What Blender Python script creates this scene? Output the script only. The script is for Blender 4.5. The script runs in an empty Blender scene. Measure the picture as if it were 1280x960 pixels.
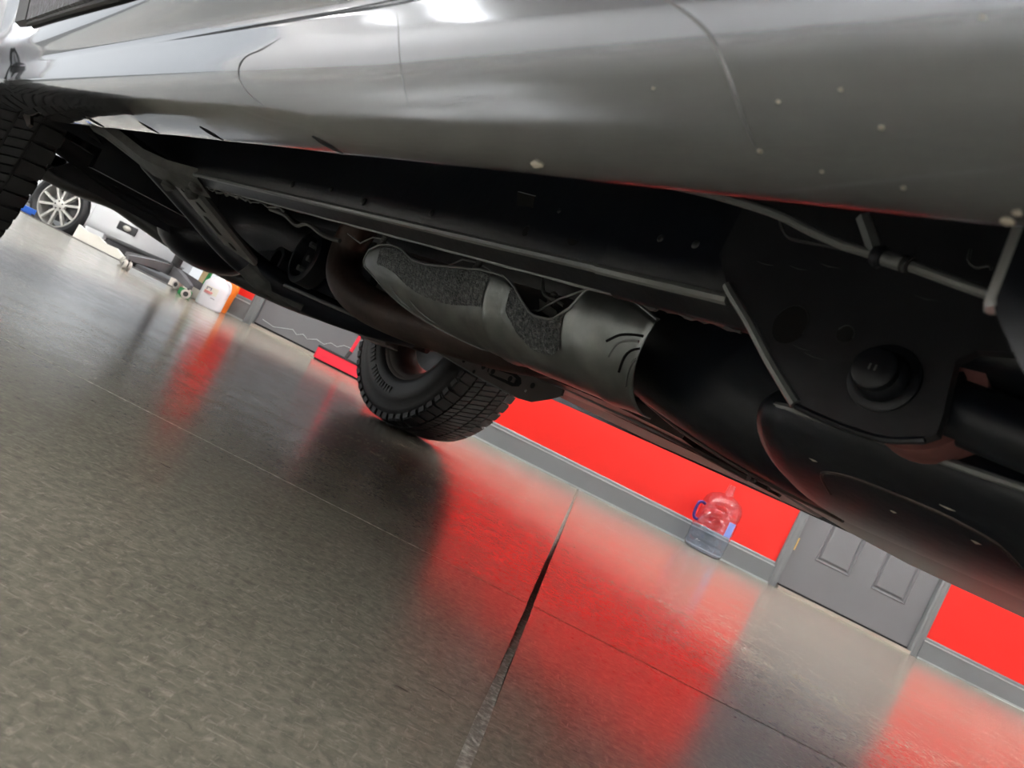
import bpy, bmesh, math, random
from mathutils import Vector, Matrix
random.seed(7)
SC = bpy.context.scene
COL = SC.collection
PI = math.pi

# ------------------------------------------------------------------ camera
ROLL, PITCH = math.radians(26.5), math.atan(30 / 960)
cam_d = bpy.data.cameras.new('camera')
cam_d.sensor_fit = 'HORIZONTAL'; cam_d.sensor_width = 36; cam_d.lens = 27
cam_d.clip_start = 0.01; cam_d.clip_end = 200
cam_d.dof.use_dof = True; cam_d.dof.focus_distance = 0.95; cam_d.dof.aperture_fstop = 16
cam = bpy.data.objects.new('camera', cam_d); COL.objects.link(cam)
U = Vector((1, 0, 0)); V = Vector((0, -math.sin(PITCH), math.cos(PITCH))); F = Vector((0, math.cos(PITCH), math.sin(PITCH)))
cr = U * math.cos(ROLL) + V * math.sin(ROLL); cu = -U * math.sin(ROLL) + V * math.cos(ROLL)
M = Matrix((cr, cu, -F)).transposed().to_4x4(); M.translation = (0, 0, 0.28)
cam.matrix_world = M
SC.camera = cam

# ------------------------------------------------------------------ world, exposure
W = bpy.data.worlds.new('sky'); SC.world = W; W.use_nodes = True
bg = W.node_tree.nodes['Background']; bg.inputs[0].default_value = (0.92, 0.96, 1.0, 1); bg.inputs[1].default_value = .25
SC.view_settings.view_transform = 'Standard'; SC.view_settings.look = 'None'
SC.view_settings.gamma = 1; SC.view_settings.use_curve_mapping = False
SC.view_settings.exposure = 1.95
LAMP = 14.0          # brightness of the ceiling tubes

# ------------------------------------------------------------------ materials
def mat(name, col, rough=.5, metal=0, spec=.5, coat=0, coat_rough=.05, bump=0, bscale=60, var=0, vscale=8, col2=None, emit=0, trans=0, alpha=1, ior=1.45, bdist=.002, detail=4):
    m = bpy.data.materials.new(name); m.use_nodes = True
    nt = m.node_tree; b = nt.nodes['Principled BSDF']
    I = b.inputs
    I['Base Color'].default_value = (*col, 1); I['Roughness'].default_value = rough; I['Metallic'].default_value = metal
    I['Specular IOR Level'].default_value = spec; I['Coat Weight'].default_value = coat; I['Coat Roughness'].default_value = coat_rough
    I['Transmission Weight'].default_value = trans; I['Alpha'].default_value = alpha; I['IOR'].default_value = ior
    if emit:
        I['Emission Color'].default_value = (*col, 1); I['Emission Strength'].default_value = emit
    if bump or var:
        tc = nt.nodes.new('ShaderNodeTexCoord')
    if bump:
        n = nt.nodes.new('ShaderNodeTexNoise'); n.inputs['Scale'].default_value = bscale; n.inputs['Detail'].default_value = detail
        bp = nt.nodes.new('ShaderNodeBump'); bp.inputs['Strength'].default_value = bump; bp.inputs['Distance'].default_value = bdist
        nt.links.new(tc.outputs['Object'], n.inputs['Vector']); nt.links.new(n.outputs['Fac'], bp.inputs['Height'])
        nt.links.new(bp.outputs['Normal'], I['Normal'])
    if var:
        n = nt.nodes.new('ShaderNodeTexNoise'); n.inputs['Scale'].default_value = vscale; n.inputs['Detail'].default_value = 6
        r = nt.nodes.new('ShaderNodeValToRGB'); r.color_ramp.elements[0].position = .5 - .5 * (1 - var) * .6; r.color_ramp.elements[1].position = .5 + .3
        r.color_ramp.elements[0].color = (*col, 1); r.color_ramp.elements[1].color = (*(col2 or col), 1)
        nt.links.new(tc.outputs['Object'], n.inputs['Vector']); nt.links.new(n.outputs['Fac'], r.inputs['Fac'])
        nt.links.new(r.outputs['Color'], I['Base Color'])
    return m

def concrete():
    m = bpy.data.materials.new('polished_concrete'); m.use_nodes = True
    nt = m.node_tree; L = nt.links; b = nt.nodes['Principled BSDF']
    tc = nt.nodes.new('ShaderNodeTexCoord')
    def noise(scale, detail, stretch=(1, 1, 1), rot=0, dist=0):
        mp = nt.nodes.new('ShaderNodeMapping'); mp.inputs['Scale'].default_value = stretch; mp.inputs['Rotation'].default_value = (0, 0, rot)
        n = nt.nodes.new('ShaderNodeTexNoise'); n.inputs['Scale'].default_value = scale; n.inputs['Detail'].default_value = detail
        n.inputs['Roughness'].default_value = .65; n.inputs['Distortion'].default_value = dist
        L.new(tc.outputs['Object'], mp.inputs['Vector']); L.new(mp.outputs['Vector'], n.inputs['Vector'])
        return n.outputs['Fac']
    def ramp(fac, p0, c0, p1, c1):
        r = nt.nodes.new('ShaderNodeValToRGB'); e = r.color_ramp.elements
        e[0].position = p0; e[0].color = (*c0, 1); e[1].position = p1; e[1].color = (*c1, 1)
        L.new(fac, r.inputs['Fac']); return r.outputs['Color']
    def mix(mode, fac, a, c):
        x = nt.nodes.new('ShaderNodeMix'); x.data_type = 'RGBA'; x.blend_type = mode
        if isinstance(fac, float): x.inputs['Factor'].default_value = fac
        else: L.new(fac, x.inputs['Factor'])
        L.new(a, x.inputs['A']); L.new(c, x.inputs['B']); return x.outputs['Result']
    base = ramp(noise(1.6, 8), .3, (.190, .183, .150), .72, (.292, .280, .234))
    fine = ramp(noise(90, 6, (1, 1, 1), 0, .6), .32, (.70, .70, .69), .68, (1.2, 1.19, 1.16))
    c = mix('MULTIPLY', 1.0, base, fine)
    # pale trowel marks and scuffs, short strokes lying across the bay
    st = ramp(noise(120, 5, (.5, 1.6, 1), .35, .5), .55, (0, 0, 0), .72, (1, 1, 1))
    st2 = ramp(noise(95, 4, (1.5, .5, 1), -.5, .6), .58, (0, 0, 0), .74, (1, 1, 1))
    pale = nt.nodes.new('ShaderNodeRGB'); pale.outputs[0].default_value = (.50, .475, .40, 1)
    s = mix('LIGHTEN', 1.0, st, st2)
    sm = nt.nodes.new('ShaderNodeMath'); sm.operation = 'MULTIPLY'; sm.inputs[1].default_value = .5; L.new(s, sm.inputs[0])
    c = mix('MIX', sm.outputs[0], c, pale.outputs[0])
    # dark pits
    pit = ramp(noise(22, 3, (.5, 1.8, 1), .1, .4), .70, (0, 0, 0), .76, (1, 1, 1))
    dark = nt.nodes.new('ShaderNodeRGB'); dark.outputs[0].default_value = (.045, .04, .035, 1)
    pm = nt.nodes.new('ShaderNodeMath'); pm.operation = 'MULTIPLY'; pm.inputs[1].default_value = .75; L.new(pit, pm.inputs[0])
    c = mix('MIX', pm.outputs[0], c, dark.outputs[0])
    L.new(c, b.inputs['Base Color'])
    rr = ramp(noise(9, 5), .3, (.17, .17, .17), .75, (.26, .26, .26)); L.new(rr, b.inputs['Roughness'])
    b.inputs['Specular IOR Level'].default_value = 1.0
    bp = nt.nodes.new('ShaderNodeBump'); bp.inputs['Strength'].default_value = .06; bp.inputs['Distance'].default_value = .002
    L.new(noise(120, 5, (.6, 1.4, 1)), bp.inputs['Height']); L.new(bp.outputs['Normal'], b.inputs['Normal'])
    return m

MAT = dict(
    concrete=concrete(),
    joint=mat('joint_dirt', (.008, .007, .006), .95, spec=.1),
    filler=mat('joint_filler', (.20, .185, .16), .85, bump=.9, bscale=160, bdist=.004, var=.9, vscale=110, col2=(.62, .59, .53)),
    red=mat('red_wall_paint', (.82, .016, .010), .45, var=.3, vscale=1.2, col2=(.86, .022, .014)),
    white=mat('white_wall_paint', (.86, .86, .86), .6),
    ceil=mat('ceiling_paint', (.6, .6, .6), .8),
    grey=mat('grey_trim_paint', (.180, .195, .205), .38, var=.3, vscale=5, col2=(.195, .21, .222)),
    greyl=mat('grey_caulk', (.42, .45, .46), .4),
    door=mat('grey_door_paint', (.168, .173, .187), .4),
    thresh=mat('threshold_metal', (.55, .5, .44), .35, .7),
    brass=mat('brass', (.75, .55, .22), .3, 1),
    paint=mat('grey_metallic_paint', (.225, .243, .272), .12, .9, coat=1, coat_rough=.04),
    reflectedge=mat('reflection_edge', (.12, .12, .12), .4),
    dirt=mat('dried_mud', (.48, .44, .36), .9, bump=.8, bscale=300),
    vinyl=mat('black_textured_vinyl', (.035, .035, .042), .5, bump=.7, bscale=160, bdist=.003, var=.7, vscale=90, col2=(.16, .16, .19)),
    rubber=mat('rubber', (.014, .014, .015), .62),
    tyre=mat('tyre_rubber', (.016, .0165, .018), .5, bump=.15, bscale=80),
    black=mat('chassis_black', (.0045, .007, .0135), .36, spec=.4, bump=.25, bscale=90, bdist=.0015, var=.6, vscale=14, col2=(.012, .0135, .016)),
    blackm=mat('underbody_black', (.004, .006, .0115), .42, bump=.3, bscale=60, var=.5, vscale=10, col2=(.009, .010, .012)),
    brownplate=mat('brown_plate', (.085, .073, .070), .45, .3, bump=.3, bscale=60, var=.5, vscale=25, col2=(.12, .10, .095)),
    dimedge=mat('dim_black_edge', (.035, .037, .040), .4, .2),
    hanger=mat('hanger_black', (.014, .015, .0195), .42, bump=.3, bscale=70, var=.6, vscale=20, col2=(.022, .023, .027)),
    gusset=mat('grey_gusset', (.16, .165, .165), .5, bump=.5, bscale=70, var=.6, vscale=25, col2=(.24, .24, .235)),
    edge=mat('highlit_black_edge', (.17, .18, .185), .36, .3, spec=.8, bump=.3, bscale=120),  # highlights put into the colour: paler than chassis black, on edges and thin parts
    dusty=mat('dusty_bracket', (.055, .058, .058), .5, bump=.5, bscale=70, var=.6, vscale=25, col2=(.11, .112, .108)),
    shield=mat('heat_shield_metal', (.20, .215, .22), .33, .9, bump=.2, bscale=70, bdist=.0015, var=.7, vscale=22, col2=(.33, .35, .35)),
    hammered=mat('hammered_heat_shield', (.12, .13, .135), .36, .85, bump=1, bscale=420, bdist=.008, var=.7, vscale=200, col2=(.34, .36, .36), detail=2),
    rust=mat('rusty_pipe', (.030, .019, .016), .5, .3, bump=.4, bscale=60, var=.8, vscale=16, col2=(.075, .042, .032)),
    rusty2=mat('brown_painted_steel', (.040, .032, .030), .36, .6, bump=.4, bscale=50, var=.6, vscale=20, col2=(.085, .064, .056)),
    pink=mat('red_bushing_shell', (.30, .13, .12), .4, .2, bump=.3, bscale=50, var=.7, vscale=30, col2=(.16, .06, .055)),
    steel=mat('worn_steel', (.50, .51, .51), .35, .6, bump=.3, bscale=90),
    rim=mat('dark_alloy', (.20, .185, .17), .4, .35),
    disc=mat('brake_disc', (.12, .12, .125), .4, .7),
    hole=mat('hole_inside', (.003, .003, .004), .9),
    glass=mat('dark_glass', (.02, .02, .022), .08),
    silver=mat('silver_paint', (.74, .76, .78), .3, .1, coat=1),
    alloy=mat('bright_alloy', (.75, .74, .70), .3, .7),
    lampglass=mat('lamp_glass', (.7, .68, .6), .1, .5),
    blackp=mat('black_plastic', (.035, .035, .038), .5),
    chairp=mat('grey_plastic', (.115, .115, .125), .4),
    wheelp=mat('pale_caster_plastic', (.5, .48, .45), .5),
    wood=mat('pale_wood', (.72, .58, .33), .6, var=.5, vscale=20, col2=(.62, .47, .25)),
    green=mat('green_plastic', (.03, .30, .09), .4),
    whitep=mat('white_plastic', (.80, .80, .86), .4),
    card=mat('white_board', (.78, .76, .70), .7),
    ink=mat('dark_print', (.25, .24, .3), .6), inkred=mat('red_print', (.75, .12, .15), .6),
    orange=mat('orange_plastic', (.95, .22, .02), .4),
    bluep=mat('blue_plastic', (.02, .16, .75), .4),
    label=mat('blue_label', (.25, .36, .85), .5),
    jughandle=mat('purple_blue_plastic', (.06, .03, .22), .3),
    bristle=mat('red_bristles', (.85, .03, .06), .8, bump=.8, bscale=160),
    asphalt=mat('yard_ground', (.20, .20, .19), .9, bump=.5, bscale=60),
    tube=mat('lamp_tube', (1, .98, .95), .5, emit=LAMP),
    housing=mat('lamp_housing', (.7, .7, .7), .4),
    sticker=mat('pale_scratch', (.5, .55, .56), .6),
)
jp = bpy.data.materials.new('clear_jug_plastic'); jp.use_nodes = True
nt = jp.node_tree; b = nt.nodes['Principled BSDF']
b.inputs['Base Color'].default_value = (.86, .92, 1, 1); b.inputs['Roughness'].default_value = .06; b.inputs['Transmission Weight'].default_value = 1; b.inputs['IOR'].default_value = 1.08
b.inputs['Coat Weight'].default_value = .8
MAT['jug'] = jp

# ------------------------------------------------------------------ mesh helpers
class MB:
    def __init__(s): s.bm = bmesh.new()
    def box(s, x0, x1, y0, y1, z0, z1, tf=None):
        v = [s.bm.verts.new(tf(x, y, z) if tf else (x, y, z)) for x in (x0, x1) for y in (y0, y1) for z in (z0, z1)]
        for q in ((0, 1, 3, 2), (4, 6, 7, 5), (0, 4, 5, 1), (2, 3, 7, 6), (0, 2, 6, 4), (1, 5, 7, 3)):
            s.bm.faces.new([v[i] for i in q])
        return s
    def prism(s, poly, fn, d0, d1):
        """poly of 2D points, fn(a, b, d) -> point; extruded from d0 to d1"""
        A = [s.bm.verts.new(fn(a, b_, d0)) for a, b_ in poly]; B = [s.bm.verts.new(fn(a, b_, d1)) for a, b_ in poly]
        s.bm.faces.new(A); s.bm.faces.new(B[::-1]); n = len(poly)
        for i in range(n): s.bm.faces.new([A[i], B[i], B[(i + 1) % n], A[(i + 1) % n]])
        return s
    def loft(s, rings, closed=True, caps=True):
        R = [[s.bm.verts.new(p) for p in r] for r in rings]; n = len(R[0])
        for a, b_ in zip(R, R[1:]):
            for i in range(n if closed else n - 1):
                try: s.bm.faces.new([a[i], a[(i + 1) % n], b_[(i + 1) % n], b_[i]])
                except ValueError: pass
        if caps and closed:
            s.bm.faces.new(R[0][::-1]); s.bm.faces.new(R[-1])
        return s
    def tube(s, pts, r, n=12, caps=True):
        P = [Vector(p) for p in pts]; rad = r if isinstance(r, (list, tuple)) else [r] * len(P)
        t = (P[1] - P[0]).normalized(); up = Vector((0, 0, 1)) if abs(t.z) < .9 else Vector((1, 0, 0))
        u = t.cross(up).normalized(); rings = []
        for i, p in enumerate(P):
            if 0 < i < len(P) - 1: t2 = ((P[i + 1] - p).normalized() + (p - P[i - 1]).normalized()).normalized()
            elif i: t2 = (p - P[i - 1]).normalized()
            else: t2 = t
            u = (u - t2 * u.dot(t2)).normalized(); w = t2.cross(u)
            rings.append([p + (u * math.cos(a) + w * math.sin(a)) * rad[i] for a in (2 * PI * k / n for k in range(n))])
        return s.loft(rings, True, caps)
    def lathe(s, prof, fn, n=32, closed=False):
        """prof of (axial, radius); fn(axial, u, v) -> point"""
        rings = [[fn(a, r * math.cos(2 * PI * k / n), r * math.sin(2 * PI * k / n)) for k in range(n)] for a, r in prof]
        if closed: rings.append(rings[0])
        s.loft(rings, True, not closed); bmesh.ops.remove_doubles(s.bm, verts=s.bm.verts, dist=1e-6); return s
    def bevel(s, w, seg=2):
        bmesh.ops.bevel(s.bm, geom=list(s.bm.edges), offset=w, segments=seg, affect='EDGES', profile=.5, clamp_overlap=True); return s
    def build(s, name, m, parent=None, smooth=40, loc=None):
        bmesh.ops.recalc_face_normals(s.bm, faces=s.bm.faces)
        me = bpy.data.meshes.new(name); s.bm.to_mesh(me); s.bm.free()
        me.materials.append(MAT[m])
        o = bpy.data.objects.new(name, me); COL.objects.link(o)
        if smooth:
            for p in me.polygons: p.use_smooth = True
            me.set_sharp_from_angle(angle=math.radians(smooth))
        if parent: o.parent = parent
        if loc: o.location = loc
        return o

def spline(pts, k=6):
    P = [Vector(p) for p in pts]; out = []
    for i in range(len(P) - 1):
        p0 = P[max(i - 1, 0)]; p1 = P[i]; p2 = P[i + 1]; p3 = P[min(i + 2, len(P) - 1)]
        for j in range(k):
            t = j / k
            out.append(.5 * ((2 * p1) + (p2 - p0) * t + (2 * p0 - 5 * p1 + 4 * p2 - p3) * t * t + (3 * p1 - p0 - 3 * p2 + p3) * t ** 3))
    return out + [P[-1]]
def lerp(xs, x):
    if x <= xs[0][0]: return xs[0][1]
    for (a, fa), (b_, fb) in zip(xs, xs[1:]):
        if x <= b_: return fa + (fb - fa) * (x - a) / (b_ - a)
    return xs[-1][1]
def tag(o, label=None, cat=None, group=None, kind=None):
    if label: o['label'] = label
    if cat: o['category'] = cat
    if group: o['group'] = group
    if kind: o['kind'] = kind
    return o
def empty(name, loc, label, cat, rz=0, group=None):
    o = bpy.data.objects.new(name, None); COL.objects.link(o); o.empty_display_size = .1
    o.location = loc; o.rotation_euler = (0, 0, rz); return tag(o, label, cat, group)
def struct(o): o['kind'] = 'structure'; return o
def ident(x, y, z): return (x, y, z)
def copy_tree(o, parent=None):
    c = o.copy(); COL.objects.link(c)
    if parent: c.parent = parent
    for ch in [x for x in bpy.data.objects if x.parent == o]: copy_tree(ch, c)
    return c

# ================================================================== room shell
WY = 5.36            # face of the red wall
# floor: four slabs of polished concrete around a filled joint and a saw cut
fl = struct(MB().box(-9.2, 7, -4.2, 5.30, -.24, -.014).build('floor', 'joint', smooth=0))
def joint_y(x): return 1.312 - .052 * (x - .17) if x > .17 else 1.312 - .025 * (x - .17)
def seam_x(y): return .018 + .1345 * y
J = (seam_x(joint_y(.19)), joint_y(.19))
def slab(poly):
    m = MB(); m.prism(poly, lambda a, b_, d: (a, b_, d), -.0135, 0)
    return m.build('concrete_slab', 'concrete', fl, smooth=0)
g, h = .0034, .0058
yl = joint_y(-9.2); yr = joint_y(7)
FE = 5.30
slab([(J[0] - h, J[1] + g), (-9.2, yl + g), (-9.2, FE), (seam_x(FE) - h, FE)])
slab([(J[0] + h, J[1] + g), (seam_x(FE) + h, FE), (7, FE), (7, yr + g)])
slab([(J[0] - h, J[1] - g), (seam_x(-4.2) - h, -4.2), (-9.2, -4.2), (-9.2, yl - g)])
slab([(J[0] + h, J[1] - g), (7, yr - g), (7, -4.2), (seam_x(-4.2) + h, -4.2)])
m = MB(); n = 90; y0 = -1.0; rows = []
for i in range(n + 1):                                              # rough filler that stands almost flush near the camera and sinks further on
    y = y0 + (FE - y0) * (i / n); w = h + random.uniform(-.0012, .0012)
    zt = .0003 if y < .9 else .0003 - .0085 * min(1, (y - .9) / .45)
    rows.append([(seam_x(y) - w - .003, y, -.013), (seam_x(y) - w, y, zt), (seam_x(y), y, zt + random.uniform(-.0008, .0006)), (seam_x(y) + w, y, zt), (seam_x(y) + w + .003, y, -.013)])
m.loft(rows, closed=False); m.build('joint_filler', 'filler', fl)
MB().prism([(-9.1, joint_y(-9.1) - g), (-.12, joint_y(-.12) - g), (-.12, joint_y(-.12) + g), (-9.1, joint_y(-9.1) + g)], lambda a, b_, d: (a, b_, d), -.013, -.0006).build('joint_filler', 'filler', fl, smooth=0)
struct(MB().box(-16, 7.2, 5.32, 16, -.30, -.24).build('trim_1', 'asphalt', smooth=0))      # lower yard outside the bay door
struct(MB().box(-9.2, -2.16, 5.28, 5.33, -.26, .004).build('trim_2', 'rusty2', smooth=0))  # steel edge of the slab

# walls
DW = [(-1.80, -.93), (2.27, 3.29)]                                   # the two doorways, inner width
m = MB()
for x0, x1, z0 in ((-2.16, DW[0][0] - .07, 0), (DW[0][1] + .07, DW[1][0] - .07, 0), (DW[1][1] + .07, 7.0, 0), (DW[0][0] - .07, DW[0][1] + .07, 2.1), (DW[1][0] - .07, DW[1][1] + .07, 2.1)):
    m.box(x0, x1, WY, WY + .15, z0, 2.4 if z0 < 1 else 2.4)
wb = struct(m.build('wall_back', 'red', smooth=0))
m = MB().box(-2.16, 7, WY + .01, WY + .15, 2.4, 3.5).box(-9.2, -2.16, WY, WY + .15, 3.0, 3.5); m.build('upper_wall', 'white', wb, smooth=0)
struct(MB().box(-9.35, -9.2, -4.2, WY, -.2, 3.5).build('wall_left', 'white', smooth=0))
struct(MB().box(7.0, 7.15, -4.2, WY + .15, 0, 3.5).build('wall_right', 'white', smooth=0))
wf = struct(MB().box(-9.2, 7, -4.35, -4.2, 0, 3.5).build('wall_front', 'white', smooth=0))
MB().box(-9.2, 7, -4.2, -4.185, 0, .16).build('lower_band', 'grey', wf, smooth=0)
struct(MB().box(-9.35, 7.15, -4.35, WY + .15, 3.5, 3.6).build('ceiling', 'ceil', smooth=0))
# baseboards with a paler cap and a shoe strip
for i, (x0, x1) in enumerate(((-2.16, DW[0][0] - .07), (DW[0][1] + .07, DW[1][0] - .07), (DW[1][1] + .07, 7.0))):
    m = MB(); prof = [(0, 0), (-.018, 0), (-.018, .125), (-.012, .135), (-.012, .15), (-.006, .158), (0, .158)]
    m.prism(prof, lambda a, b_, d: (d, WY + a, b_), x0, x1); bb = struct(m.build('baseboard_%s' % ('left', 'middle', 'right')[i], 'grey', smooth=0))
    MB().box(x0, x1, WY - .021, WY - .012, .127, .136).build('cap_bead', 'greyl', bb, smooth=0)
    MB().box(x0, x1, WY - .030, WY - .018, 0, .012).build('floor_bead', 'greyl', bb, smooth=0)
# doors
def door(n, x0, x1, hinge_left=True):
    root = bpy.data.objects.new('door_%d' % n, None); COL.objects.link(root); root.location = ((x0 + x1) / 2, WY, 0); struct(root)
    P = lambda m_, nm, mt, sm=0: m_.build(nm, mt, root, smooth=sm, loc=(-(x0 + x1) / 2, -WY, 0))
    yf = WY + .012
    w = x1 - x0; px = [(x0 + .17 * w, x0 + .435 * w), (x0 + .595 * w, x0 + .86 * w)]; pz = [(.29, .80), (.98, 1.45), (1.6, 1.9)]
    m = MB()
    xs = [x0, px[0][0], px[0][1], px[1][0], px[1][1], x1]; zs = [.035] + [z for p in pz for z in p] + [2.06]
    for i in range(5):
        for j in range(7):
            hole = i in (1, 3) and j in (1, 3, 5)
            if not hole: m.box(xs[i], xs[i + 1], yf, yf + .035, zs[j], zs[j + 1])
    bmesh.ops.remove_doubles(m.bm, verts=m.bm.verts, dist=1e-5)
    P(m, 'door_leaf', 'door')
    for a, c in px:
        for z0, z1 in pz:
            m = MB()                                                # stepped moulding and raised field
            def ring(d): return [(a + d, z0 + d), (c - d, z0 + d), (c - d, z1 - d), (a + d, z1 - d)]
            R = [[(x, yf + e, z) for x, z in ring(d)] for d, e in ((-.001, .001), (.006, -.004), (.014, .010), (.022, .014), (.034, .004), (.04, .003))]
            m.loft(R, True, False); m.bm.faces.new(m.bm.verts[-4:]) if False else None
            m.bm.verts.ensure_lookup_table(); m.bm.faces.new(list(m.bm.verts)[-4:])
            P(m, 'door_panel', 'door')
    for a, c in ((x0 - .075, x0 - .004), (x1 + .004, x1 + .075)):
        m = MB(); m.prism([(a, 0), (a, -.02), (a + .012, -.026), (a + .03, -.02), (c - .02, -.02), (c - .006, -.014), (c, -.012), (c, .012), (c, .1), (a, .1)], lambda p, q, d: (p, WY + q, d), 0, 2.13)
        P(m, 'door_casing', 'grey')
    P(MB().box(x0 - .075, x1 + .075, WY - .02, WY + .1, 2.065, 2.14), 'door_casing', 'grey')
    P(MB().box(x0, x1, WY - .045, WY + .06, .0, .022), 'threshold', 'thresh')
    P(MB().box(x0, x1, yf - .002, yf + .03, .022, .034), 'door_gap', 'hole')
    for z in (.29, 1.1, 1.85):
        P(MB().tube([(x0 + .001 if hinge_left else x1, WY - .008, z), (x0 + .001 if hinge_left else x1, WY - .008, z + .09)], .007, 8), 'hinge', 'brass', 40)
    kx = x1 - .07 if hinge_left else x0 + .07
    m = MB(); m.lathe([(0, .03), (-.008, .03), (-.012, .012), (-.03, .012), (-.04, .026), (-.055, .028), (-.065, .018), (-.067, .002)], lambda a_, u, v: (kx + u, yf + a_, .98 + v), 20)
    P(m, 'knob', 'brass', 60)
    return root
d1 = door(1, *DW[0]); d2 = door(2, *DW[1])
wav = [(-1.76, .075), (-1.67, .062), (-1.6, .085), (-1.54, .105), (-1.5, .085), (-1.46, .108), (-1.42, .09), (-1.36, .118), (-1.3, .11), (-1.26, .14), (-1.21, .135), (-1.17, .165), (-1.1, .17)]
MB().tube([(x - (DW[0][0] + DW[0][1]) / 2, .0115, z) for x, z in wav], .0025, 6).build('scratch_mark', 'sticker', d1)

# ceiling lamps
k = 0
for iy, y in enumerate((-3.9, -3.4, 3.3, 4.5)):
    for ix, x in enumerate((-7.4, -4.6, -1.8, 1.0, 3.8)):
        e = empty('ceiling_light', (x, y, 3.5), 'twin tube ceiling lamp, %s from the left in the %s row from the red wall' % (('first', 'second', 'third', 'fourth', 'fifth')[ix], ('fourth', 'third', 'second', 'nearest')[iy]), 'lamp', group='tube lamps on the ceiling')
        MB().box(-1.15, 1.15, -.11, .11, -.10, -.0).build('housing', 'housing', e, smooth=0)
        for dy in (-.055, .055):
            MB().tube([(-1.12, dy, -.115), (1.12, dy, -.115)], .022, 8).build('lamp_tube', 'tube', e)

# ================================================================== pickup truck
YAW = math.radians(41.2)
fwd = Vector((-math.sin(YAW), math.cos(YAW), 0)); acr = Vector((math.cos(YAW), math.sin(YAW), 0))
S0, C0 = .8, 1.03
ORG = fwd * S0 + acr * C0
truck = empty('pickup_truck', ORG, 'dark grey pickup truck seen from below its rocker panel, filling the upper frame', 'truck', math.atan2(-math.cos(YAW), math.sin(YAW)))
def T(s, c, z): return Vector((S0 - s, c - C0, z))                   # s forward along the truck, c across it away from the near side, z up
def sc(a, b_, d): return T(a, d, b_)                                 # prism outline in (s, z), extruded across
def Tb(m, s0, s1, c0, c1, z0, z1): return m.box(s0, s1, c0, c1, z0, z1, T)
def cl(x, a=0., b_=1.): return min(b_, max(a, x))
def section(s):
    f = cl((s - .4) / 1.3); q = -.05 * cl((s - 1.75) / .3) ** 1.5
    cx, zx = .149 - .036 * f, .4345 - .006 * f
    low = [(.200 - (.200 - cx) * math.sin(PI / 2 * i / 11), zx - (zx - .3785) * max(0, math.cos(PI / 2 * i / 11)) ** .7) for i in range(12)]
    P = [(.24, .56), (.215, .43), (.2025, .400), (.2006, .3800)] + low + [(cx - .0005, zx + .004), (.150 - .038 * f, .444 - .004 * f), (.142 - .038 * f, .452), (.128 - .034 * f, .466), (.115 - .02 * f, .485), (.105 - .016 * f, .51), (.092 - .012 * f, .56), (.08 - .01 * f, .66), (.07, .80), (.075, .93), (.10, 1.06)]
    return [(c + q, z) for c, z in P]
def surf(s, z):                                                     # outer skin: c at height z
    P = section(s)[4:]
    return lerp([(z_, c_) for c_, z_ in P], z)
def skin(side, name):
    m = MB(); rings = []
    ss = [-.48 + (2.05 + .48) * i / 64 for i in range(65)]
    for s in ss:
        dent = 0
        ring = []
        P = section(s)
        for i, (c, z) in enumerate(P):
            if side > 0 and 4 <= i <= 8:                             # shallow dents along the pinch flange
                for cs in (1.25, .94, .72, .48):
                    z += -.0012 * math.exp(-((s - cs) / .02) ** 2)
            ring.append(T(s, c if side > 0 else 2 * C0 - c, z))
        rings.append(ring)
    m.loft(rings, closed=False)
    return m.build(name, 'paint', truck, smooth=60)
rp = skin(1, 'rocker_panel'); rp_far = skin(-1, 'rocker_panel')
bev = rp.modifiers.new('sub', 'SUBSURF'); bev.levels = 1; bev.render_levels = 2
# edges of reflections on the rocker, drawn in as thin dark curves
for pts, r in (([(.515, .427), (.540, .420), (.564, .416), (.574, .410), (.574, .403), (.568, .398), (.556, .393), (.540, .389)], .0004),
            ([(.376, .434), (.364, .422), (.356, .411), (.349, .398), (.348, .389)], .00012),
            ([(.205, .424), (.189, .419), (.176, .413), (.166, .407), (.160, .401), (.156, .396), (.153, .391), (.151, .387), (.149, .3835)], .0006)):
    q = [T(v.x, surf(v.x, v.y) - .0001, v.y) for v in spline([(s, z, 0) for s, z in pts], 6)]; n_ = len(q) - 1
    MB().tube(q, [r * (.08 + .92 * math.sin(PI * k / n_) ** .7) for k in range(n_ + 1)], 6).build('reflection_edge', 'reflectedge', rp)
for s, z in ((1.23, .3791), (.935, .3791), (.717, .3791), (.479, .3791)):
    q = [(s + .011, .3806), (s + .004, .3797), (s - .003, .3790), (s - .009, .3786)]
    MB().tube([T(a, surf(a, z_) - .0004, z_ - .0006) for a, z_ in q], [.0004, .0013, .0013, .0004], 6).build('drain_slot', 'hole', rp)
m = MB(); m.tube([T(.271, surf(.267, .3792) - .0005, .3796), T(.267, surf(.267, .3792) - .001, .3792), T(.263, surf(.267, .3792) - .0003, .3789)], [.0005, .0019, .0006], 8); m.build('mud_fleck', 'dirt', rp)
for s, z, r in ((.082, .3787, .0020), (.079, .379, .0014), (.148, .383, .0009), (.139, .391, .0007), (.109, .387, .0008), (.106, .380, .0007), (.129, .381, .0006), (.088, .405, .0007), (.186, .394, .0006), (.12, .393, .0006)):
    c = surf(s, z); m = MB(); bmesh.ops.create_icosphere(m.bm, subdivisions=1, radius=r, matrix=Matrix.Translation(T(s, c, z)) @ Matrix.Scale(.5, 4, (0, 0, 1))); m.build('mud_fleck', 'dirt', rp)
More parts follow.
